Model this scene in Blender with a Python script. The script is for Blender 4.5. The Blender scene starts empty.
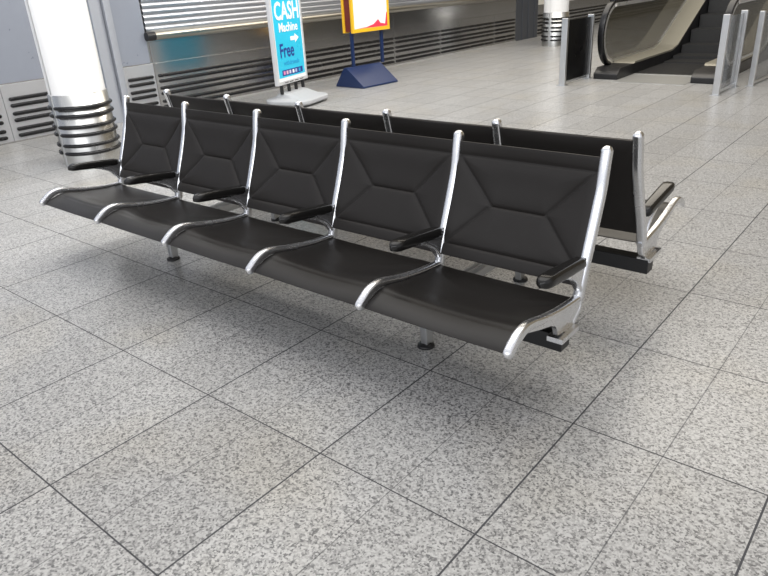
import bpy, bmesh, math, random
from mathutils import Vector, Matrix
random.seed(4)
C = bpy.context.scene.collection
PI = math.pi

# ------------------------------------------------------------------ materials
def nodes(name):
    m = bpy.data.materials.new(name); m.use_nodes = True
    nt = m.node_tree; b = nt.nodes['Principled BSDF']
    return m, nt, b
def S(b, k, v):
    if k in b.inputs: b.inputs[k].default_value = v
def mat(name, col, rough=.5, metal=0., spec=.5, bump=0., bscale=200., vary=0., vscale=8., stretch=None, coat=0.):
    m, nt, b = nodes(name)
    S(b, 'Base Color', (*col, 1)); S(b, 'Roughness', rough); S(b, 'Metallic', metal); S(b, 'Specular IOR Level', spec); S(b, 'Coat Weight', coat)
    tc = nt.nodes.new('ShaderNodeTexCoord'); mp = nt.nodes.new('ShaderNodeMapping')
    nt.links.new(tc.outputs['Object'], mp.inputs[0])
    if stretch: mp.inputs['Scale'].default_value = stretch
    n = nt.nodes.new('ShaderNodeTexNoise'); n.inputs['Scale'].default_value = vscale; n.inputs['Detail'].default_value = 4
    nt.links.new(mp.outputs[0], n.inputs[0])
    r = nt.nodes.new('ShaderNodeMapRange'); r.inputs['To Min'].default_value = max(0, rough - .08); r.inputs['To Max'].default_value = min(1, rough + .08)
    nt.links.new(n.outputs[0], r.inputs[0]); nt.links.new(r.outputs[0], b.inputs['Roughness'])
    if vary:
        mx = nt.nodes.new('ShaderNodeMix'); mx.data_type = 'RGBA'
        mx.inputs[6].default_value = (*[c * (1 - vary) for c in col], 1); mx.inputs[7].default_value = (*[min(1, c * (1 + vary)) for c in col], 1)
        nt.links.new(n.outputs[0], mx.inputs[0]); nt.links.new(mx.outputs[2], b.inputs['Base Color'])
    if bump:
        n2 = nt.nodes.new('ShaderNodeTexNoise'); n2.inputs['Scale'].default_value = bscale
        nt.links.new(mp.outputs[0], n2.inputs[0])
        bp = nt.nodes.new('ShaderNodeBump'); bp.inputs['Strength'].default_value = bump; bp.inputs['Distance'].default_value = .002
        nt.links.new(n2.outputs[0], bp.inputs['Height']); nt.links.new(bp.outputs[0], b.inputs['Normal'])
    return m

M_ALU = mat('polished aluminium', (.82, .83, .85), .26, 1., vary=.02, vscale=6)
M_ALU2 = mat('satin aluminium', (.68, .69, .70), .34, 1., vary=.06)
M_SEAT = mat('black seat vinyl', (.0120, .0105, .0095), .38, 0, .32, bump=.06, bscale=350, vscale=2)
M_BACK = mat('black back vinyl', (.0155, .0133, .0120), .52, 0, .30, bump=.3, bscale=350)
M_ARM = mat('glossy black armrest', (.010, .0095, .009), .2, 0, .4)
M_BLK = mat('black painted steel', (.012, .012, .013), .4)
M_RUB = mat('black rubber', (.009, .009, .010), .25, 0, .4)
M_STEEL = mat('brushed stainless steel', (.56, .555, .55), .22, 1., vary=.05, vscale=.6)
M_STEEL2 = mat('satin steel', (.62, .63, .65), .38, .8, vary=.03, vscale=.6)
M_STEELC = mat('brushed sleeve steel', (.60, .60, .58), .28, 1., vary=.03, vscale=1)
M_PANEL = mat('blue grey laminate panel', (.31, .335, .39), .30, .25, .5, vary=.04)
M_TRIM = mat('light grey trim', (.42, .44, .48), .4, .3)
M_WHITE = mat('white enamel column', (.93, .93, .92), .35, 0, .5)
M_CREAM = mat('cream painted wall', (.82, .79, .70), .6)
M_DARKP = mat('dark steel pillar', (.13, .14, .16), .35, .6)
M_SHUT = mat('galvanised shutter', (.44, .46, .50), .33, .8, vary=.03)
M_BRASS = mat('bronze steel bottom bar', (.44, .42, .37), .3, 1.)
M_BLUE = mat('navy blue enamel', (.008, .024, .088), .32)
M_YEL = mat('yellow sign frame', (.86, .50, .02), .4)
M_REDB = mat('dark red sign core', (.16, .02, .015), .5)
M_POST = mat('white poster', (.93, .92, .90), .35)
M_PINK = mat('pink print', (.80, .05, .10), .4)
M_CYAN = mat('cyan poster', (.03, .56, .80), .3, vary=.10, vscale=2.)
M_NAVY = mat('dark blue print', (.015, .04, .26), .4)
M_MIDB = mat('mid blue print', (.02, .33, .62), .4)
M_SFR = mat('silver grey frame', (.72, .72, .73), .35, .4)
M_PLAS = mat('light grey plastic', (.44, .45, .46), .45)
M_DECK = mat('champagne metal deck', (.32, .30, .24), .4, .35)
M_STEP = mat('grooved dark step', (.055, .055, .055), .5, .4)
M_COMB = mat('ribbed landing plate', (.50, .50, .48), .35, .6)
M_CHROME = mat('bright chrome strip', (.80, .80, .80), .3, .8)
def glass(name, col, alpha, rough=.03):
    m, nt, b = nodes(name)
    S(b, 'Base Color', (*col, 1)); S(b, 'Roughness', rough); S(b, 'Alpha', alpha); S(b, 'Specular IOR Level', .6)
    return m
M_GLASS = glass('smoked balustrade glass', (.085, .075, .05), .62)
M_GLASS2 = glass('clear barrier glass', (.15, .16, .165), .40)
M_BGLASS = mat('black tinted glass', (.004, .004, .0045), .3, 0, .15)

def floor_mat():
    m, nt, b = nodes('speckled granite tiles')
    N = nt.nodes; L = nt.links
    tc = N.new('ShaderNodeTexCoord'); sep = N.new('ShaderNodeSeparateXYZ'); L.new(tc.outputs['Object'], sep.inputs[0])
    def math_(op, a, c=None, v=None):
        n = N.new('ShaderNodeMath'); n.operation = op
        for i, x in enumerate((a, c)):
            if x is None: continue
            if isinstance(x, (int, float)): n.inputs[i].default_value = x
            else: L.new(x, n.inputs[i])
        return n.outputs[0]
    def line(sock, off, per, half):
        t = math_('DIVIDE', math_('SUBTRACT', sock, off), per)
        fr = math_('FRACT', math_('ADD', t, .5 + 1000))
        d = math_('MULTIPLY', math_('ABSOLUTE', math_('SUBTRACT', fr, .5)), per)
        return math_('LESS_THAN', d, half), math_('FLOOR', math_('ADD', t, 1000))
    lx, ix = line(sep.outputs[0], -.7657, .613, .0030)
    lxt, ixt = line(sep.outputs[0], -.4592, .613, .0019)
    ly, iy = line(sep.outputs[1], 1.857 - .635, 1.27, .0024)
    lyt, iyt = line(sep.outputs[1], 1.857, 1.27, .0026)
    joint = math_('MAXIMUM', math_('MAXIMUM', lx, ly), lyt)
    jt = math_('MULTIPLY', lxt, .6)
    jm = math_('MAXIMUM', joint, jt)
    # per tile random
    cmb = N.new('ShaderNodeCombineXYZ'); L.new(math_('ADD', ix, math_('MULTIPLY', ixt, 3.)), cmb.inputs[0]); L.new(math_('ADD', iy, math_('MULTIPLY', iyt, 5.)), cmb.inputs[1])
    wn = N.new('ShaderNodeTexWhiteNoise'); L.new(cmb.outputs[0], wn.inputs[0])
    # grains
    v1 = N.new('ShaderNodeTexVoronoi'); v1.inputs['Scale'].default_value = 165; L.new(tc.outputs['Object'], v1.inputs['Vector'])
    sc = N.new('ShaderNodeSeparateColor'); L.new(v1.outputs['Color'], sc.inputs[0])
    n1 = N.new('ShaderNodeTexNoise'); n1.inputs['Scale'].default_value = 60; n1.inputs['Detail'].default_value = 3; L.new(tc.outputs['Object'], n1.inputs['Vector'])
    mixv = math_('ADD', math_('MULTIPLY', sc.outputs[0], .55), math_('MULTIPLY', n1.outputs[0], .75))
    cr = N.new('ShaderNodeValToRGB'); L.new(mixv, cr.inputs[0])
    e = cr.color_ramp.elements
    e[0].position = .33; e[0].color = (.12, .12, .12, 1)
    e[1].position = .47; e[1].color = (.225, .223, .22, 1)
    for p, c in ((.56, (.34, .336, .326)), (.68, (.405, .40, .388)), (.85, (.52, .515, .50))):
        k = e.new(p); k.color = (*c, 1)
    # broad beige stains
    n2 = N.new('ShaderNodeTexNoise'); n2.inputs['Scale'].default_value = 1.6; n2.inputs['Detail'].default_value = 3; L.new(tc.outputs['Object'], n2.inputs['Vector'])
    r2 = N.new('ShaderNodeMapRange'); r2.inputs['From Min'].default_value = .5; r2.inputs['From Max'].default_value = .75; r2.inputs['To Max'].default_value = .45; L.new(n2.outputs[0], r2.inputs[0])
    tint = N.new('ShaderNodeMix'); tint.data_type = 'RGBA'; tint.blend_type = 'MULTIPLY'; tint.inputs[7].default_value = (1., .93, .78, 1)
    L.new(r2.outputs[0], tint.inputs[0]); L.new(cr.outputs[0], tint.inputs[6])
    tv = N.new('ShaderNodeMapRange'); tv.inputs['To Min'].default_value = .93; tv.inputs['To Max'].default_value = 1.05; L.new(wn.outputs[0], tv.inputs[0])
    hs = N.new('ShaderNodeHueSaturation'); L.new(tv.outputs[0], hs.inputs['Value']); L.new(tint.outputs[2], hs.inputs['Color'])
    jx = N.new('ShaderNodeMix'); jx.data_type = 'RGBA'; jx.inputs[7].default_value = (.055, .055, .06, 1)
    L.new(jm, jx.inputs[0]); L.new(hs.outputs[0], jx.inputs[6]); L.new(jx.outputs[2], b.inputs['Base Color'])
    rr = math_('ADD', math_('MULTIPLY', jm, .4), .29); L.new(rr, b.inputs['Roughness'])
    S(b, 'Specular IOR Level', .5)
    bp = N.new('ShaderNodeBump'); bp.inputs['Strength'].default_value = .5; bp.inputs['Distance'].default_value = .002; bp.invert = True
    L.new(jm, bp.inputs['Height']); L.new(bp.outputs[0], b.inputs['Normal'])
    return m
M_FLOOR = floor_mat()

# ------------------------------------------------------------------ helpers
def obj(name, bm, m, parent=None, smooth=False, bevel=0, segs=2):
    me = bpy.data.meshes.new(name)
    bmesh.ops.recalc_face_normals(bm, faces=bm.faces)
    bm.to_mesh(me); bm.free()
    if smooth:
        for p in me.polygons: p.use_smooth = True
    me.materials.append(m)
    o = bpy.data.objects.new(name, me); C.objects.link(o)
    if parent: o.parent = parent
    if bevel:
        md = o.modifiers.new('bevel', 'BEVEL'); md.width = bevel; md.segments = segs; md.limit_method = 'ANGLE'; md.angle_limit = math.radians(40)
        for p in me.polygons: p.use_smooth = True
        wn = o.modifiers.new('wn', 'WEIGHTED_NORMAL')
    return o
def thing(name, label, cat, loc=(0, 0, 0), rz=0, group=None):
    o = bpy.data.objects.new(name, None); C.objects.link(o); o.empty_display_size = .1
    o.location = loc; o.rotation_euler = (0, 0, rz); o['label'] = label; o['category'] = cat
    if group: o['group'] = group
    return o
def struct(o): o['kind'] = 'structure'; return o
def box(bm, x0, x1, y0, y1, z0, z1):
    v = [bm.verts.new((x, y, z)) for x in (x0, x1) for y in (y0, y1) for z in (z0, z1)]
    for f in ((0, 1, 3, 2), (4, 6, 7, 5), (0, 4, 5, 1), (2, 3, 7, 6), (0, 2, 6, 4), (1, 5, 7, 3)): bm.faces.new([v[i] for i in f])
    return v
def loft(bm, rings, caps=True, closed=True):
    R = [[bm.verts.new(p) for p in r] for r in rings]
    n = len(R[0])
    for a, b in zip(R, R[1:]):
        for i in range(n if closed else n - 1):
            j = (i + 1) % n
            bm.faces.new((a[i], a[j], b[j], b[i]))
    if caps:
        bm.faces.new(R[0][::-1]); bm.faces.new(R[-1])
def rrect(w, h, r, k=4):
    r = min(r, w / 2 - 1e-4, h / 2 - 1e-4); pts = []
    for cx, cy, a0 in ((w/2-r, h/2-r, 0), (-w/2+r, h/2-r, PI/2), (-w/2+r, -h/2+r, PI), (w/2-r, -h/2+r, 3*PI/2)):
        for i in range(k + 1):
            a = a0 + PI/2 * i / k; pts.append((cx + r * math.cos(a), cy + r * math.sin(a)))
    return pts
def smoothpath(pts, n=6):
    out = []
    P = [pts[0]] + list(pts) + [pts[-1]]
    for i in range(1, len(P) - 2):
        p0, p1, p2, p3 = (Vector(P[j]) for j in (i-1, i, i+1, i+2))
        for k in range(n):
            t = k / n
            out.append(.5 * ((2*p1) + (-p0+p2)*t + (2*p0-5*p1+4*p2-p3)*t*t + (-p0+3*p1-3*p2+p3)*t**3))
    out.append(Vector(P[-2])); return out
def sweep_yz(bm, pts, w, thick, r=.01, n=6, x=0., endround=True):
    """bar of X-width w and in-plane thickness along a (y,z[,w,thick]) path; ends rounded off"""
    path = smoothpath([tuple(p) + (1, 1) if len(p) == 2 else p for p in pts], n)
    rings = []
    L = len(path)
    for i, p in enumerate(path):
        a = path[max(0, i-1)]; b = path[min(L-1, i+1)]
        t = Vector((b[0]-a[0], b[1]-a[1])).normalized(); nrm = Vector((-t[1], t[0]))
        sec = rrect(w * p[2], thick * p[3], r)
        ring = [Vector((x + sx, p[0] + nrm[0]*sy, p[1] + nrm[1]*sy)) for sx, sy in sec]
        rings.append((ring, Vector((x, p[0], p[1])), Vector((0, t[0], t[1]))))
    out = []
    if endround:
        R0, c, t = rings[0]
        for s, d in ((.35, .42), (.75, .28), (.93, .12)): out.append([c + (q-c)*s - t*d*thick for q in R0])
    out += [r_[0] for r_ in rings]
    if endround:
        R1, c, t = rings[-1]
        for s, d in ((.93, .12), (.75, .28), (.35, .42)): out.append([c + (q-c)*s + t*d*thick for q in R1])
    loft(bm, out)
def lathe(bm, prof, cx=0, cy=0, n=48, a0=0, a1=2*PI, caps=False):
    full = abs(a1 - a0 - 2*PI) < 1e-6
    m = n if full else n + 1
    cols = []
    for k in range(m):
        a = a0 + (a1-a0) * k / n
        cols.append([bm.verts.new((cx + r*math.cos(a), cy + r*math.sin(a), z)) for r, z in prof])
    for k in range(m if full else m - 1):
        A, B = cols[k], cols[(k+1) % m]
        for i in range(len(prof) - 1): bm.faces.new((A[i], B[i], B[i+1], A[i+1]))
def tube(bm, pts, r, n=10, caps=True):
    rings = []
    for i, p in enumerate(pts):
        a = Vector(pts[max(0, i-1)]); b = Vector(pts[min(len(pts)-1, i+1)]); t = (b-a).normalized()
        u = t.cross(Vector((0, 0, 1))); 
        if u.length < .01: u = t.cross(Vector((1, 0, 0)))
        u.normalize(); v = t.cross(u)
        rings.append([Vector(p) + u*r*math.cos(2*PI*k/n) + v*r*math.sin(2*PI*k/n) for k in range(n)])
    loft(bm, rings, caps)
def prism_yz(bm, poly, x0, x1):
    a = [bm.verts.new((x0, y, z)) for y, z in poly]; b = [bm.verts.new((x1, y, z)) for y, z in poly]
    n = len(poly)
    bm.faces.new(a); bm.faces.new(b[::-1])
    for i in range(n): bm.faces.new((a[i], a[(i+1) % n], b[(i+1) % n], b[i]))
def capsule_bar(bm, c, axis, L, w, h, k=8):
    """rounded-end bar along Y, projecting along +X; pill outline"""
    pass

# ------------------------------------------------------------------ floor and walls
bm = bmesh.new(); box(bm, -9, 8, -4, 31, -.05, 0)
struct(obj('floor', bm, M_FLOOR))
W = -8.0
bm = bmesh.new(); box(bm, W-.15, W, -4, 14.35, 0, 3.2)
wall = struct(obj('wall_left', bm, M_STEEL))
def panel(name, y0, y1, z0, z1, m, d=.012, x=W):
    bm = bmesh.new(); box(bm, x, x+d, y0, y1, z0, z1)
    return obj(name, bm, m, wall, bevel=.002)
# lower kick panels in steel (segments) and upper laminate panels
for y0, y1 in ((-4, 1.36), (1.366, 3.12), (3.126, 4.10), (4.60, 5.03), (5.036, 9.96), (9.966, 11.40), (11.406, 13.42), (13.426, 14.35)):
    panel('kick_panel', y0, y1, .02, .62, M_STEEL if y0 > 5 else M_STEEL2)
for y0, y1 in ((-4, 1.36), (1.366, 4.10), (4.60, 5.00)):
    panel('upper_panel', y0, y1, .632, 3.2, M_PANEL)
panel('upper_panel', 5.036, 9.96, .632, .875, M_STEEL); panel('upper_panel', 9.966, 14.35, .632, .875, M_STEEL)
panel('threshold_strip', 5.03, 14.35, 0, .018, M_CHROME, .03)
# black bumper rails, six to a panel
RZ = (.463, .393, .306, .236, .140, .070)
def rail_bm(y0, y1, z, x=W+.012, h=.041, d=.026):
    bm = bmesh.new(); r = h/2; pts = []
    K = 6
    for k in range(K+1): a = PI/2 + PI*k/K; pts.append((y0 + r + r*math.cos(a), z + r*math.sin(a)))
    for k in range(K+1): a = -PI/2 + PI*k/K; pts.append((y1 - r + r*math.cos(a), z + r*math.sin(a)))
    cy, cz = (y0+y1)/2, z
    def ring(ins, xx): return [Vector((xx, y + (-1 if y > cy else 1)*ins, cz + (zz-cz)*(1-ins/r))) for y, zz in pts]
    loft(bm, [ring(0, x), ring(0, x+d*.55), ring(.004, x+d*.85), ring(.010, x+d)])
    return bm
for y0, y1 in ((-3.9, 1.32), (1.40, 3.06), (3.18, 4.08), (4.64, 5.00), (5.08, 9.93), (10.0, 11.37), (11.44, 13.39), (13.46, 14.3)):
    for z in RZ: obj('bumper_rail', rail_bm(y0, y1, z), M_RUB, wall, smooth=True)
# door frame trims beside the white column
for i, (y0, y1, d, m) in enumerate(((4.10, 4.30, .04, M_PANEL), (4.30, 4.42, .09, M_TRIM), (4.42, 4.47, .05, M_TRIM), (4.47, 4.53, .10, M_TRIM), (4.53, 4.60, .03, M_TRIM))):
    bm = bmesh.new(); box(bm, W, W+d, y0+.002, y1-.002, 0, 3.2)
    struct(obj('trim_%d' % (i+1), bm, m, bevel=.004))
# far continuation of the wall, cream above
bm = bmesh.new(); box(bm, W-.15, W, 15.4, 31, 0, .70)
w2 = struct(obj('wall_far', bm, M_STEEL))
for z in RZ: obj('bumper_rail', rail_bm(15.45, 30.5, z, W), M_RUB, w2, smooth=True)
bm = bmesh.new(); box(bm, W-.20, W-.02, 15.4, 31, .70, 3.2)
obj('upper_wall', bm, M_CREAM, w2)
bm = bmesh.new(); box(bm, -9, 8, 31, 31.15, 0, 3.2)
struct(obj('wall_back', bm, mat('olive brown wall', (.20, .17, .11), .5)))
# dark pillar ending the steel wall
bm = bmesh.new(); box(bm, W-.25, W+.02, 14.36, 15.38, 0, 3.2)
for y in (14.62, 14.9, 15.2): box(bm, W+.02, W+.035, y, y+.04, 0, 3.2)
o = obj('pillar', bm, M_DARKP, bevel=.004); o['label'] = 'dark grey metal pillar at the far end of the steel wall'; o['category'] = 'pillar'

# roller shutter: slatted curtain and round bottom bar
sh = thing('roller_shutter', 'closed grey metal roller shutter with horizontal slats set in the steel wall', 'shutter', (W, 5.0, .87))
bm = bmesh.new()
prof = []
z = .12
while z < 2.3:
    for k in range(7):
        a = PI * k / 6; prof.append((.012 + .010*math.sin(a), z + .060*k/6))
    prof.append((.006, z+.064)); z += .068
a = [bm.verts.new((x, .02, z_)) for x, z_ in prof]; b = [bm.verts.new((x, 9.3, z_)) for x, z_ in prof]
for i in range(len(prof)-1): bm.faces.new((a[i], b[i], b[i+1], a[i+1]))
obj('slat_curtain', bm, M_SHUT, sh, smooth=True)
bm = bmesh.new(); tube(bm, [(.055, .08, .075), (.055, 9.3, .075)], .050, 20); box(bm, .01, .05, .02, 9.3, .03, .12)
obj('bottom_bar', bm, M_BRASS, sh, smooth=False, bevel=.002)
bm = bmesh.new(); tube(bm, [(.055, -.02, .075), (.055, .10, .075)], .054, 20); obj('end_cap', bm, M_BLK, sh, bevel=.004)

# ------------------------------------------------------------------ columns
def column(loc, label, top=3.2):
    t = thing('column', label, 'column', loc, 0, None)
    R = .260
    bm = bmesh.new()
    lathe(bm, [(R-.012, .645), (R-.012, top)], n=64, a0=-PI/2+.035, a1=1.5*PI-.035)
    bm2 = bm
    lathe(bm2, [(R-.022, .645), (R-.022, top)], n=64)
    obj('shaft', bm2, M_WHITE, t, smooth=True)
    bm = bmesh.new(); lathe(bm, [(R+.0, 0), (R, .645), (R-.03, .65)], n=64, a0=-PI/2+.04, a1=1.5*PI-.04)
    obj('steel_sleeve', bm, M_STEELC, t, smooth=True)
    bm = bmesh.new()
    for s in (-1,):
        an = -PI/2
        box(bm, -.014, .014, -R-.004, -R+.03, 0, .648)
    obj('seam_strip', bm, M_ALU2, t, bevel=.002)
    for z in (.535, .462, .365, .292, .195, .122):
        # two rounded lengths with a gap at the seam
        bm = bmesh.new()
        n = 72; a0 = -PI/2 + .10; a1 = 1.5*PI - .10
        rings = []
        for k in range(n+1):
            a = a0 + (a1-a0)*k/n
            e = 1.0
            if k == 0 or k == n: e = .45
            ca, sa = math.cos(a), math.sin(a)
            rings.append([Vector(((R + .006 + dx*e)*ca, (R + .006 + dx*e)*sa, z + dz*e)) for dx, dz in [(.018*math.cos(q), .017*math.sin(q)) for q in [2*PI*j/10 for j in range(10)]]])
        loft(bm, rings)
        obj('bumper_ring', bm, M_RUB, t, smooth=True)
    return t
column((-6.295, 3.125, 0), 'white round column with ringed steel sleeve, near end of the seat row')
column((-6.66, 13.62, 0), 'white round column with ringed steel sleeve, far off beside the black barrier')

# ------------------------------------------------------------------ tandem seating
YC = 2.42; SP = .617; X0 = -.892; XC = X0 - 2.5*SP
root = thing('tandem_seating', 'back to back rows of black sling seats on one polished aluminium frame', 'airport seats', (XC, YC, 0))
def row(n, rot):
    """local coords: x along row (centre 0), y = -u (front of the row towards -y)"""
    Rm = Matrix.Rotation(rot, 4, 'Z')
    return Rm
# profile curves in (u,z)
UP = [(.300, .350), (.288, .40), (.262, .475), (.225, .57), (.190, .665), (.172, .72), (.158, .80), (.147, .855)]
RAIL = [(.298, .352, 1, .62), (.36, .354, 1, .62), (.46, .362, 1, .7), (.58, .381, 1, .8), (.665, .400, 1, .9), (.715, .404, 1, 1.0), (.760, .390, 1, 1.1), (.810, .358, 1, 1.0)]
def Y(pts): return [(-p[0],) + tuple(p[1:]) for p in pts]
def frame_bm(end):
    bm = bmesh.new()
    w = .038
    sweep_yz(bm, Y(UP), w, .040, .013)
    sweep_yz(bm, Y(RAIL), w-.006, .036, .011)
    # arm bracket
    web = [(.300, .395), (.272, .46), (.262, .49), (.30, .488), (.40, .497), (.50, .508), (.50, .500), (.44, .480), (.385, .458), (.355, .43), (.328, .395)]
    prism_yz(bm, Y(web), -.011, .011)
    sweep_yz(bm, Y([(.31, .385, 1, .9), (.34, .43, 1, .9), (.385, .460, 1, .9), (.44, .482, .9, .8), (.51, .498, .8, .5)]), .032, .018, .006)
    if end:
        # deep cast web from rail down to the beam clamp
        poly = [(.27, .36), (.40, .355), (.55, .372), (.66, .392), (.70, .385), (.62, .360), (.53, .335), (.50, .32), (.485, .30), (.475, .272), (.36, .255), (.335, .262), (.30, .30), (.275, .33)]
        prism_yz(bm, Y(poly), -.009, .009)
        sweep_yz(bm, Y([(.29, .34), (.30, .305), (.345, .272)]), .024, .020, .006)
        box(bm, -.03, .03, -.480, -.345, .243, .262)
    else:
        sweep_yz(bm, Y([(.31, .35), (.35, .30), (.38, .24)]), .022, .030, .006)
        box(bm, -.028, .028, -.45, -.345, .243, .258)
    return bm
def armrest_bm():
    bm = bmesh.new(); rings = []
    a = Vector((0, -.292, .488)); b = Vector((0, -.612, .522))
    for k in range(17):
        t = k/16
        c = a.lerp(b, t)
        e = 1
        if t < .07: e = .55 + .45*math.sin(PI/2 * t/.07)
        if t > .86: e = max(.18, math.sqrt(max(0, 1-((t-.86)/.14)**2)))
        w = .050 + .010*t; h = .040 + .006*math.sin(PI*t)
        if t > .8: c = c + Vector((0, 0, -.006*((t-.8)/.2)**2))
        rings.append([c + Vector((sx, 0, sy)) for sx, sy in rrect(w*e, h*(.4+.6*e), .016*(.4+.6*e))])
    loft(bm, rings); return bm
def interp(curve, t):
    # curve of (u,z); t 0..1 by index-length
    d = [0]
    for p, q in zip(curve, curve[1:]): d.append(d[-1] + math.hypot(q[0]-p[0], q[1]-p[1]))
    s = t*d[-1]
    for i in range(len(d)-1):
        if s <= d[i+1] + 1e-9:
            f = (s-d[i])/(d[i+1]-d[i]); p, q = curve[i], curve[i+1]
            tx, tz = q[0]-p[0], q[1]-p[1]; l = math.hypot(tx, tz)
            return p[0]+(q[0]-p[0])*f, p[1]+(q[1]-p[1])*f, tx/l, tz/l
def segd(p, a, b):
    ax, ay = a; bx, by = b; dx, dy = bx-ax, by-ay
    t = max(0, min(1, ((p[0]-ax)*dx + (p[1]-ay)*dy)/(dx*dx+dy*dy)))
    return math.hypot(p[0]-ax-t*dx, p[1]-ay-t*dy)
def sm(pts):
    return [(p[0], p[1]) for p in smoothpath([(a, b, 0) for a, b in pts], 8)]
BK = sm([(.300, .392), (.285, .440), (.255, .51), (.222, .59), (.19, .68), (.172, .75), (.159, .79), (.153, .832)])
ST = sm([(.312, .345), (.36, .346), (.46, .354), (.58, .370), (.65, .385), (.70, .388), (.755, .373), (.800, .349)])
def pad(curve, hw, nu, nv, dispfun, thick, side):
    """sheet slung between two frames; side=+1 puffs along the outward normal"""
    bm = bmesh.new(); top = []; bot = []
    for j in range(nv+1):
        v = j/nv; u, z, tx, tz = interp(curve, v); nx, nz = (tz, -tx)   # normal
        if side < 0: nx, nz = -nx, -nz
        rt, rb = [], []
        for i in range(nu+1):
            s = -1 + 2*i/nu
            d = dispfun(s, v)
            edge = min(1, (1-abs(s))*12, v*14+.001, (1-v)*14+.001)
            th = thick*(.35+.65*math.sqrt(max(0, edge)))
            rt.append(bm.verts.new((s*hw, -(u + nx*(d[0]+th)), z + nz*(d[0]+th))))
            rb.append(bm.verts.new((s*hw, -(u + nx*(d[1]-th)), z + nz*(d[1]-th))))
        top.append(rt); bot.append(rb)
    for g, fl in ((top, 0), (bot, 1)):
        for j in range(nv):
            for i in range(nu):
                q = (g[j][i], g[j][i+1], g[j+1][i+1], g[j+1][i]); bm.faces.new(q[::-1] if fl else q)
    for j in range(nv):
        bm.faces.new((top[j][0], top[j+1][0], bot[j+1][0], bot[j][0])); bm.faces.new((top[j][nu], bot[j][nu], bot[j+1][nu], top[j+1][nu]))
    for i in range(nu):
        bm.faces.new((top[0][i], bot[0][i], bot[0][i+1], top[0][i+1])); bm.faces.new((top[nv][i], top[nv][i+1], bot[nv][i+1], bot[nv][i]))
    return bm
BH = .46; HW = SP/2 - .014
c1, c2 = (-.40, .49), (.40, .49)
TL, TR, BL, BR = (-.97, .88), (.97, .88), (-.97, .115), (.97, .115)
SEAMS = [(c1, c2), (TL, c1), (TR, c2), (BL, c1), (BR, c2), ((-1, .885), (1, .885)), ((-1, .11), (1, .11))]
def back_disp(s, v):
    p = (s*HW, v*BH)
    d = min(segd(p, (a[0]*HW, a[1]*BH), (b[0]*HW, b[1]*BH)) for a, b in SEAMS)
    puff = .010*(1-math.exp(-d/.022)) - .004*math.exp(-(d/.0035)**2)
    sag = -.016*(1-s*s)*math.sin(PI*min(1, max(0, v*.9+.05)))
    return (sag+puff, sag)
def seat_disp(s, v):
    sag = -.016*(1-s*s)*math.sin(PI*v**1.1) - .003*(1-s*s)
    wr = .0012*math.sin(9*v + 3*s)*math.exp(-((abs(s)-.8)/.25)**2) + .003*math.exp(-((v-.12-.25*(1-abs(s)))/.05)**2)*(abs(s)) 
    seam = -.0025*math.exp(-((v-.80)/.012)**2)
    return (sag+wr+seam, sag)
frame_e = frame_bm(True); frame_m = frame_bm(False)
fe = obj('side_frame', frame_e, M_ALU, root, smooth=True); fm = obj('side_frame', frame_m, M_ALU, root, smooth=True)
for o in (fe, fm):
    o.data.set_sharp_from_angle(angle=math.radians(50))
arm = obj('armrest', armrest_bm(), M_ARM, fe, smooth=True)
seat = obj('seat_sling', pad(ST, HW, 36, 56, seat_disp, .006, -1), M_SEAT, root, smooth=True)
back = obj('back_sling', pad(BK, HW, 96, 84, back_disp, .006, 1), M_BACK, root, smooth=True)
for o in (seat, back): o.data.set_sharp_from_angle(angle=math.radians(70))
def copy(o, parent): c = o.copy(); C.objects.link(c); c.parent = parent; return c
used = set()
def put(src, x, rot, z=0.):

    if src.name not in used: used.add(src.name); c = src
    else: c = copy(src, root)
    # the far row sits on the beam reclined a little further than the near one
    a = math.radians(-3.0) if rot else 0.
    pv = Vector((0, -.147, .86)); off_ = pv - Matrix.Rotation(a, 3, 'X') @ pv
    c.location = Matrix.Rotation(rot, 3, 'Z') @ (Vector((x, 0, -.006 if rot else 0)) + off_); c.rotation_euler = (a, 0, rot); return c
first_arm = [True]
for rot in (0, PI):
    for i in range(6):
        x = (i-2.5)*SP
        f = put(fe if i in (0, 5) else fm, x, rot)
        if first_arm[0]: first_arm[0] = False; arm.parent = f
        else: copy(arm, f)
    for i in range(5):
        x = (i-2)*SP
        put(seat, x, rot); put(back, x, rot)
    bm = bmesh.new(); Y0, Y1 = -.425, -.355
    box(bm, -2.5*SP-.022, 2.5*SP+.002, Y0, Y1, .176, .243)
    b = obj('beam', bm, M_BLK, root, bevel=.004); b.rotation_euler = (0, 0, rot); b.location = (0, .02, .016) if rot else (0, 0, 0)
    for i in (1, 4):
        bm = bmesh.new()
        x = (i-2.5)*SP
        rings = []
        for z, w, d in ((.010, .034, .044), (.06, .036, .050), (.12, .042, .056), (.172 if not rot else .19, .046, .060), (.18 if not rot else .197, .046, .060)):
            rings.append([Vector((x+a_, -.405+b_, z)) for a_, b_ in rrect(w, d, .006, 3)])
        loft(bm, rings)
        # bracket plate round the beam
        box(bm, x-.032, x+.032, -.432, -.348, .169, .176)
        l = obj('leg', bm, M_ALU2, root, smooth=False, bevel=.002); l.rotation_euler = (0, 0, rot)
        bm = bmesh.new(); lathe(bm, [(0.001, .018), (.018, .018), (.024, .013), (.036, .010), (.038, 0), (.001, 0)], x, -.412, 28)
        obj('foot_glide', bm, M_BLK, l, smooth=True)
for i in (1, 4):
    bm = bmesh.new(); x = (i-2.5)*SP
    box(bm, x-.035, x+.035, -.40, .40, .185, .225)
    box(bm, x-.012, x+.012, -.40, .40, .170, .238)
    obj('cross_member', bm, M_ALU2, root, bevel=.005)

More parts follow.
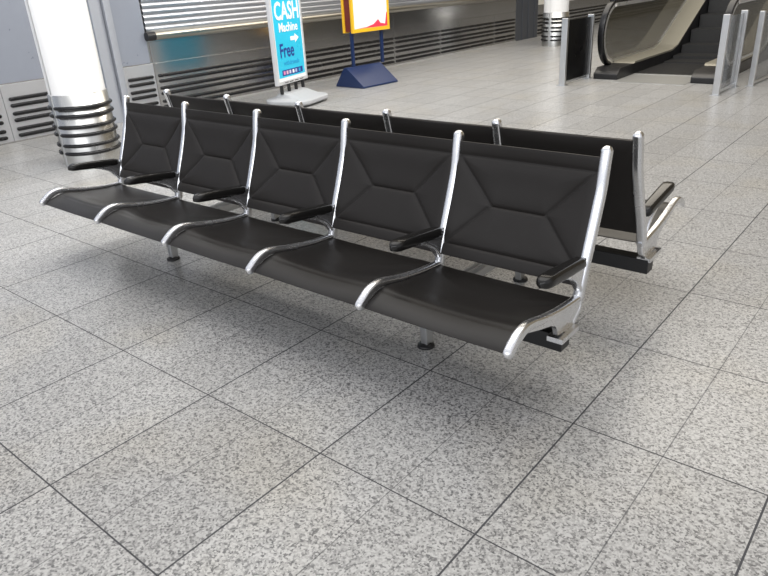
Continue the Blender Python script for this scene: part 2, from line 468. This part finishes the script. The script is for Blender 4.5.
# ------------------------------------------------------------------ text
def text_bm(s, size, sx=1., bold=0., depth=.001):
    cu = bpy.data.curves.new('t', 'FONT'); cu.body = s; cu.size = size; cu.offset = bold; cu.extrude = depth; cu.resolution_u = 3
    cu.align_x = 'CENTER'
    o = bpy.data.objects.new('t', cu); C.objects.link(o)
    dg = bpy.context.evaluated_depsgraph_get(); dg.update()
    me = bpy.data.meshes.new_from_object(o.evaluated_get(dg))
    bpy.data.objects.remove(o); bm = bmesh.new(); bm.from_mesh(me); bpy.data.meshes.remove(me)
    bmesh.ops.scale(bm, vec=(sx, 1, 1), verts=bm.verts)
    return bm
def place_text(name, s, size, y, z, parent, m, x, sx=1., bold=0.):
    bm = text_bm(s, size, sx, bold)
    # text x -> +y, text y -> +z, facing +x
    T = Matrix(((0, 0, 1, x), (1, 0, 0, y), (0, 1, 0, z), (0, 0, 0, 1)))
    bmesh.ops.transform(bm, matrix=T, verts=bm.verts)
    return obj(name, bm, m, parent)

# ------------------------------------------------------------------ cash machine sign (faces +x local, panel along y)
cs = thing('pavement_sign', 'blue poster sign reading CASH in silver frame on grey plastic base', 'sign', (-6.80, 6.29, 0), math.radians(15.5))
HWs = .375; zb, zt = .27, 1.42
bm = bmesh.new()
rings = []
def oct_(hx, hy, r, z, cx=.06): return [Vector((cx+a_, b_, z)) for a_, b_ in rrect(hx*1.7, hy*1.76, r, 5)]
loft(bm, [oct_(.36, .40, .16, .02), oct_(.385, .425, .17, .04), oct_(.385, .425, .17, .075), oct_(.36, .40, .16, .092), oct_(.25, .33, .12, .105), oct_(.12, .30, .08, .16, 0), oct_(.09, .28, .06, .168, 0)])
obj('base', bm, M_PLAS, cs, smooth=False, bevel=.004)
for sx in (-.16, .26):
    for sy in (-.26, .26):
        bm = bmesh.new(); lathe(bm, [(.001, 0), (.03, 0), (.03, .03), (.001, .03)], sx, sy, 16); obj('foot', bm, M_BLK, cs)
for y in (-.27, -.09, .09, .27):
    bm = bmesh.new(); pts = []
    prof = [(.022, .155)]
    for k in range(12): prof += [(.026, .16+k*.0105), (.020, .165+k*.0105)]
    prof += [(.022, .29)]
    lathe(bm, [(.001, .155)] + prof + [(.001, .29)], 0, y, 16); obj('spring_post', bm, M_BLK, cs, smooth=True)
bm = bmesh.new()
fw = .035
for y0, y1, z0, z1 in ((-HWs, -HWs+fw, zb, zt), (HWs-fw, HWs, zb, zt), (-HWs+fw, HWs-fw, zb, zb+fw+.012), (-HWs+fw, HWs-fw, zt-fw, zt)):
    box(bm, -.028, .028, y0, y1, z0, z1)
obj('frame', bm, M_SFR, cs, bevel=.006)
bm = bmesh.new(); box(bm, -.016, .018, -HWs+fw, HWs-fw, zb+fw, zt-fw)
po = obj('poster', bm, M_POST, cs)
bm = bmesh.new(); box(bm, .018, .020, -HWs+fw+.022, HWs-fw-.012, zb+fw+.05, zt-fw-.015)
obj('printed_field', bm, M_CYAN, po)
bm = bmesh.new(); box(bm, -.018, -.016, -HWs+fw+.015, HWs-fw-.015, zb+fw+.05, zt-fw-.015)
obj('printed_field', bm, M_CYAN, po)
place_text('lettering', 'CASH', .29, .012, 1.05, po, M_POST, .0215, .80, .007)
place_text('lettering', 'Machine', .150, .012, .905, po, M_POST, .0215, .92, .003)
bm = bmesh.new()
prism_pts = [(.04, .785), (.15, .785), (.15, .755), (.245, .81), (.15, .865), (.15, .835), (.04, .835)]
prism_yz(bm, prism_pts, .020, .0225); obj('arrow', bm, M_POST, po)
place_text('lettering', 'Free', .235, -.075, .60, po, M_NAVY, .0215, .82, .004)
place_text('lettering', 'withdrawals', .082, .012, .50, po, M_MIDB, .0215, .95, .001)
bm = bmesh.new(); box(bm, .020, .0215, -.24, .27, .375, .445); st = obj('card_strip', bm, M_NAVY, po)
for k, (y, c) in enumerate(((-.19, (.75, .25, .45)), (-.12, (.8, .5, .6)), (-.05, (.6, .6, .75)), (.03, (.85, .87, .9)), (.10, (.4, .5, .75)), (.19, (.03, .35, .6)))):
    bm = bmesh.new(); box(bm, .0215, .0225, y-.022, y+.022, .388, .432)
    obj('card_mark', bm, mat('card mark %d' % k, c, .4), st)
bm = bmesh.new()
for y in (-.22, -.1, .03, .16): box(bm, .028, .030, y, y+.09, zb+.018, zb+.027)
obj('frame_slot', bm, M_BLK, cs)

# ------------------------------------------------------------------ yellow sign on blue tent base
ys = thing('display_sign', 'yellow framed poster sign on two navy poles with navy tent shaped base', 'sign', (-7.03, 7.98, 0), math.radians(-4))
bm = bmesh.new()
A = [(.42, -.37), (.42, .37)]
def tri(y, s): return [Vector((.37*s, y, 0)), Vector((.37*s, y, .025)), Vector((.03*s, y, .275)), Vector((-.03*s, y, .275)), Vector((-.22*s, y, .025)), Vector((-.22*s, y, 0))]
loft(bm, [tri(-.37, 1), tri(.37, 1)])
obj('base', bm, M_BLUE, ys, bevel=.006)
for y in (-.19, .44):
    bm = bmesh.new(); box(bm, -.02, .02, y-.022, y+.022, .27, .80); obj('pole', bm, M_BLUE, ys, bevel=.004)
for s, n in ((1, 'front'), (-1, 'back')):
    bm = bmesh.new(); x0, x1 = (.045, .085) if s > 0 else (-.13, -.09)
    y0, y1, z0, z1, w = -.18, .55, .745, 1.75, .04
    y0 -= .06; 
    for a_ in ((y0, y0+w, z0, z1), (y1-w, y1, z0, z1), (y0+w, y1-w, z0, z0+w+.01), (y0+w, y1-w, z1-w, z1)): box(bm, x0, x1, *a_)
    fr = obj('frame', bm, M_YEL, ys, bevel=.003)
    bm = bmesh.new(); box(bm, x0+.006, x1-.010, y0+w, y1-w, z0+w, z1-w); pp = obj('poster', bm, M_POST, fr)
    if s > 0:
        bm = bmesh.new(); poly = [(y0+w+.01, z0+w+.012), (y0+.30, z0+.065), (y0+.45, z0+.095), (y0+.55, z0+.155), (y0+.60, z0+.10), (y1-w-.05, z0+.085), (y1-w-.015, z0+.24), (y1-w-.002, z0+.24), (y1-w-.002, z0+w+.012)]
        prism_yz(bm, poly, x1-.010, x1-.008); obj('printed_swoosh', bm, M_PINK, pp)
bm = bmesh.new(); box(bm, -.088, .043, -.22, .52, .765, 1.72); obj('sign_core', bm, M_REDB, ys)

# ------------------------------------------------------------------ barriers by the escalator
def barrier(loc, L, H, label, gm, rz=0, w=.06):
    t = thing('glass_barrier', label, 'barrier', loc, rz)
    for y in (0, L):
        bm = bmesh.new(); box(bm, -w/2, w/2, y-.025, y+.025, 0, H); p = obj('post', bm, M_ALU2, t, bevel=.006)
        bm = bmesh.new(); box(bm, -w/2-.02, w/2+.02, y-.05, y+.05, 0, .008); obj('base_plate', bm, M_ALU2, p)
    bm = bmesh.new(); box(bm, -.006, .006, .03, L-.03, .05, H-.03); obj('panel', bm, gm, t)
    bm = bmesh.new(); box(bm, -.02, .02, .03, L-.03, .02, .05); obj('bottom_rail', bm, M_ALU2, t, bevel=.003)
    return t
barrier((-4.145, 8.77, 0), .74, .85, 'low barrier with black panel between two silver posts, left of the escalator', M_BGLASS, math.radians(-2), .085)
barrier((-2.16, 8.66, 0), .66, .88, 'low glass barrier with wide silver post, directly right of escalator entrance', M_GLASS2, math.radians(-2), .075)
barrier((-1.97, 9.45, 0), 1.3, .86, 'clear glass barrier with silver posts, furthest right in the picture', M_GLASS2, math.radians(-4))

# ------------------------------------------------------------------ escalator
es = thing('escalator', 'escalator with dark grooved steps and smoked glass balustrades rising away', 'escalator', (-3.175, 9.6, 0))
SLP = .5; YK = 2.15                        # kink (local y), slope
def zl(y): return 0 if y < YK else (y-YK)*SLP
def offs(pts): return pts
YE = 8.0
def sidewall(s):
    """s=-1 left, +1 right; x measured from centre"""
    xi, xo = s*.485, s*.85
    # skirt + base body (black), profile in y,z
    low = [(.02, 0), (YE, 0)]
    topz = .15
    body = [(-.15, 0), (-.15, .07), (-.04, topz), (YK-.1, topz), (YK+.15, topz+.05), (YE, topz+zl(YE)), (YE, 0)]
    bm = bmesh.new(); prism_yz(bm, body, xi, xo - s*.02); obj('skirt', bm, M_BLK, es, bevel=.01)
    deck = [(.42, topz), (YK-.1, topz), (YK+.15, topz+.05), (YE, topz+zl(YE)), (YE, topz+zl(YE)+.03), (YK+.15, topz+.08), (YK-.1, topz+.03), (.46, topz+.03)]
    bm = bmesh.new(); prism_yz(bm, deck, xi-s*.01, s*.81); obj('deck', bm, M_DECK, es, bevel=.004)
    # glass balustrade outline with round newel end
    xg = s*.79; H = .93
    g = [(.30, topz+.03)]
    R = .36; cy, cz = .34, .57
    for k in range(13):
        a = math.radians(245 - k*(245-90)/12); g.append((cy + R*math.cos(a), cz + R*math.sin(a)))
    g += [(YK-.35, H), (YK+.0, H+.05), (YK+.3, H+.17), (YE, H+zl(YE)+.02), (YE, topz+zl(YE)+.03), (YK+.15, topz+.08), (YK-.1, topz+.03)]
    bm = bmesh.new(); prism_yz(bm, g, xg-.006, xg+.006); obj('glass_panel', bm, M_GLASS, es)
    path = []
    R2 = .385
    for k in range(17):
        a = math.radians(262 - k*(262-90)/16); path.append((cy + R2*math.cos(a), cz + R2*math.sin(a)))
    path += [(YK-.6, cz+R2), (YK-.25, cz+R2+.01), (YK+.05, cz+R2+.09), (YK+.4, cz+R2+.24), (YE, cz+R2+zl(YE)+.03)]
    def off(path, d):
        o_ = []
        for i, p in enumerate(path):
            a = Vector(path[max(0, i-1)]); b = Vector(path[min(len(path)-1, i+1)]); t = (b-a).normalized()
            o_.append((p[0] - t[1]*d, p[1] + t[0]*d))
        return o_
    bm = bmesh.new(); sweep_yz(bm, off(path, .035), .085, .050, .014, n=2, x=xg); obj('handrail', bm, M_RUB, es, smooth=True)
    bm = bmesh.new(); sweep_yz(bm, off(path, -.010), .075, .055, .006, n=2, x=xg, endround=False); obj('handrail_track', bm, M_CHROME, es, smooth=True)
    # inner dark brush strip where the glass meets the deck
    bm = bmesh.new(); strip = [(.28, topz+.03), (YK-.1, topz+.03), (YK+.15, topz+.08), (YE, topz+zl(YE)+.03), (YE, topz+zl(YE)+.06), (YK+.15, topz+.11), (YK-.1, topz+.06), (.28, topz+.06)]
    prism_yz(bm, strip, xg-.016, xg+.016); obj('glass_clamp', bm, M_ALU2, es)
sidewall(-1); sidewall(1)
bm = bmesh.new(); box(bm, -.47, .47, -.35, .42, 0, .006)
obj('landing_plate', bm, M_COMB, es)
bm = bmesh.new(); box(bm, -.47, .47, .42, .46, 0, .012)
for k in range(60): box(bm, -.465+k*.0157, -.460+k*.0157, .46, .52, .0, .010)
obj('comb', bm, M_COMB, es)
def step_bm(z, y, d):
    bm = bmesh.new()
    n = 48; w = .94/n
    box(bm, -.47, .47, y, y+d, min(z-.24, z-.05) if z > .06 else .0, z-.006)
    for k in range(n):
        x = -.47 + k*w; box(bm, x, x+w*.5, y, y+d, z-.0061, z)
    if z > .06:
        for k in range(n):
            x = -.47 + k*w; box(bm, x, x+w*.5, y-.004, y+.001, max(0, z-.22), z)
    return bm
zs = [(.46, .012, .41), (.87, .012, .41), (1.28, .012, .41), (1.69, .03, .41), (2.10, .075, .41)]
y = 2.50; z = .20
while y < 8:
    zs.append((y, z, .42)); y += .40; z += .203
for y, z, d in zs: obj('step', step_bm(z, y, d), M_STEP, es)

# ------------------------------------------------------------------ camera
yaw, pit, rol = -.7105, .4316, .0589
f = Vector((math.sin(yaw)*math.cos(pit), math.cos(yaw)*math.cos(pit), -math.sin(pit)))
r = Vector((math.cos(yaw), -math.sin(yaw), 0)); d = f.cross(r)
c_, s_ = math.cos(rol), math.sin(rol)
r2 = c_*r + s_*d; d2 = -s_*r + c_*d
cam = bpy.data.cameras.new('camera'); co = bpy.data.objects.new('camera', cam); C.objects.link(co)
m4 = Matrix.Identity(4)
for i in range(3): m4[i][0] = r2[i]; m4[i][1] = -d2[i]; m4[i][2] = -f[i]
m4[2][3] = 1.44
co.matrix_world = m4
cam.sensor_width = 36; cam.lens = 669.65*36/768; cam.clip_start = .05
bpy.context.scene.camera = co

# ------------------------------------------------------------------ light
w = bpy.data.worlds.new('world'); bpy.context.scene.world = w; w.use_nodes = True
nt = w.node_tree; bg = nt.nodes['Background']
tc = nt.nodes.new('ShaderNodeTexCoord'); sp = nt.nodes.new('ShaderNodeSeparateXYZ'); nt.links.new(tc.outputs['Generated'], sp.inputs[0])
# bright daylit glazing towards the near side, dim brown hall towards the far side
mp = nt.nodes.new('ShaderNodeMapRange'); mp.inputs['From Min'].default_value = -.55; mp.inputs['From Max'].default_value = .65
nt.links.new(sp.outputs[1], mp.inputs[0])
cr = nt.nodes.new('ShaderNodeValToRGB'); e = cr.color_ramp.elements
e[0].position = 0; e[0].color = (.88, .90, .96, 1); e[1].position = 1; e[1].color = (.26, .215, .15, 1)
k = e.new(.5); k.color = (.86, .86, .90, 1)
nt.links.new(mp.outputs[0], cr.inputs[0]); nt.links.new(cr.outputs[0], bg.inputs[0]); bg.inputs[1].default_value = .75
def area(name, loc, rot, sx, sy, p, col=(1, 1, 1)):
    l = bpy.data.lights.new(name, 'AREA'); l.shape = 'RECTANGLE'; l.size = sx; l.size_y = sy; l.energy = p; l.color = col
    o = bpy.data.objects.new(name, l); C.objects.link(o); o.location = loc; o.rotation_euler = rot; return o
area('ceiling_light', (-3, 3, 6), (0, 0, 0), 8, 5, 190, (1, .98, .94))
area('ceiling_light', (-4, 11, 6), (0, 0, 0), 7, 6, 340, (1, .93, .82))
area('wall_washer', (-4.2, 4.5, 3.6), (0, math.radians(55), 0), .4, 9, 150, (1, .99, .97))
area('daylight_window', (0, -5, 3.4), (math.radians(72), 0, math.radians(15)), 10, 3, 170, (.97, .98, 1))
sc = bpy.context.scene
sc.view_settings.view_transform = 'Standard'; sc.view_settings.look = 'None'; sc.view_settings.gamma = 1; sc.view_settings.use_curve_mapping = False
sc.view_settings.exposure = 0.3
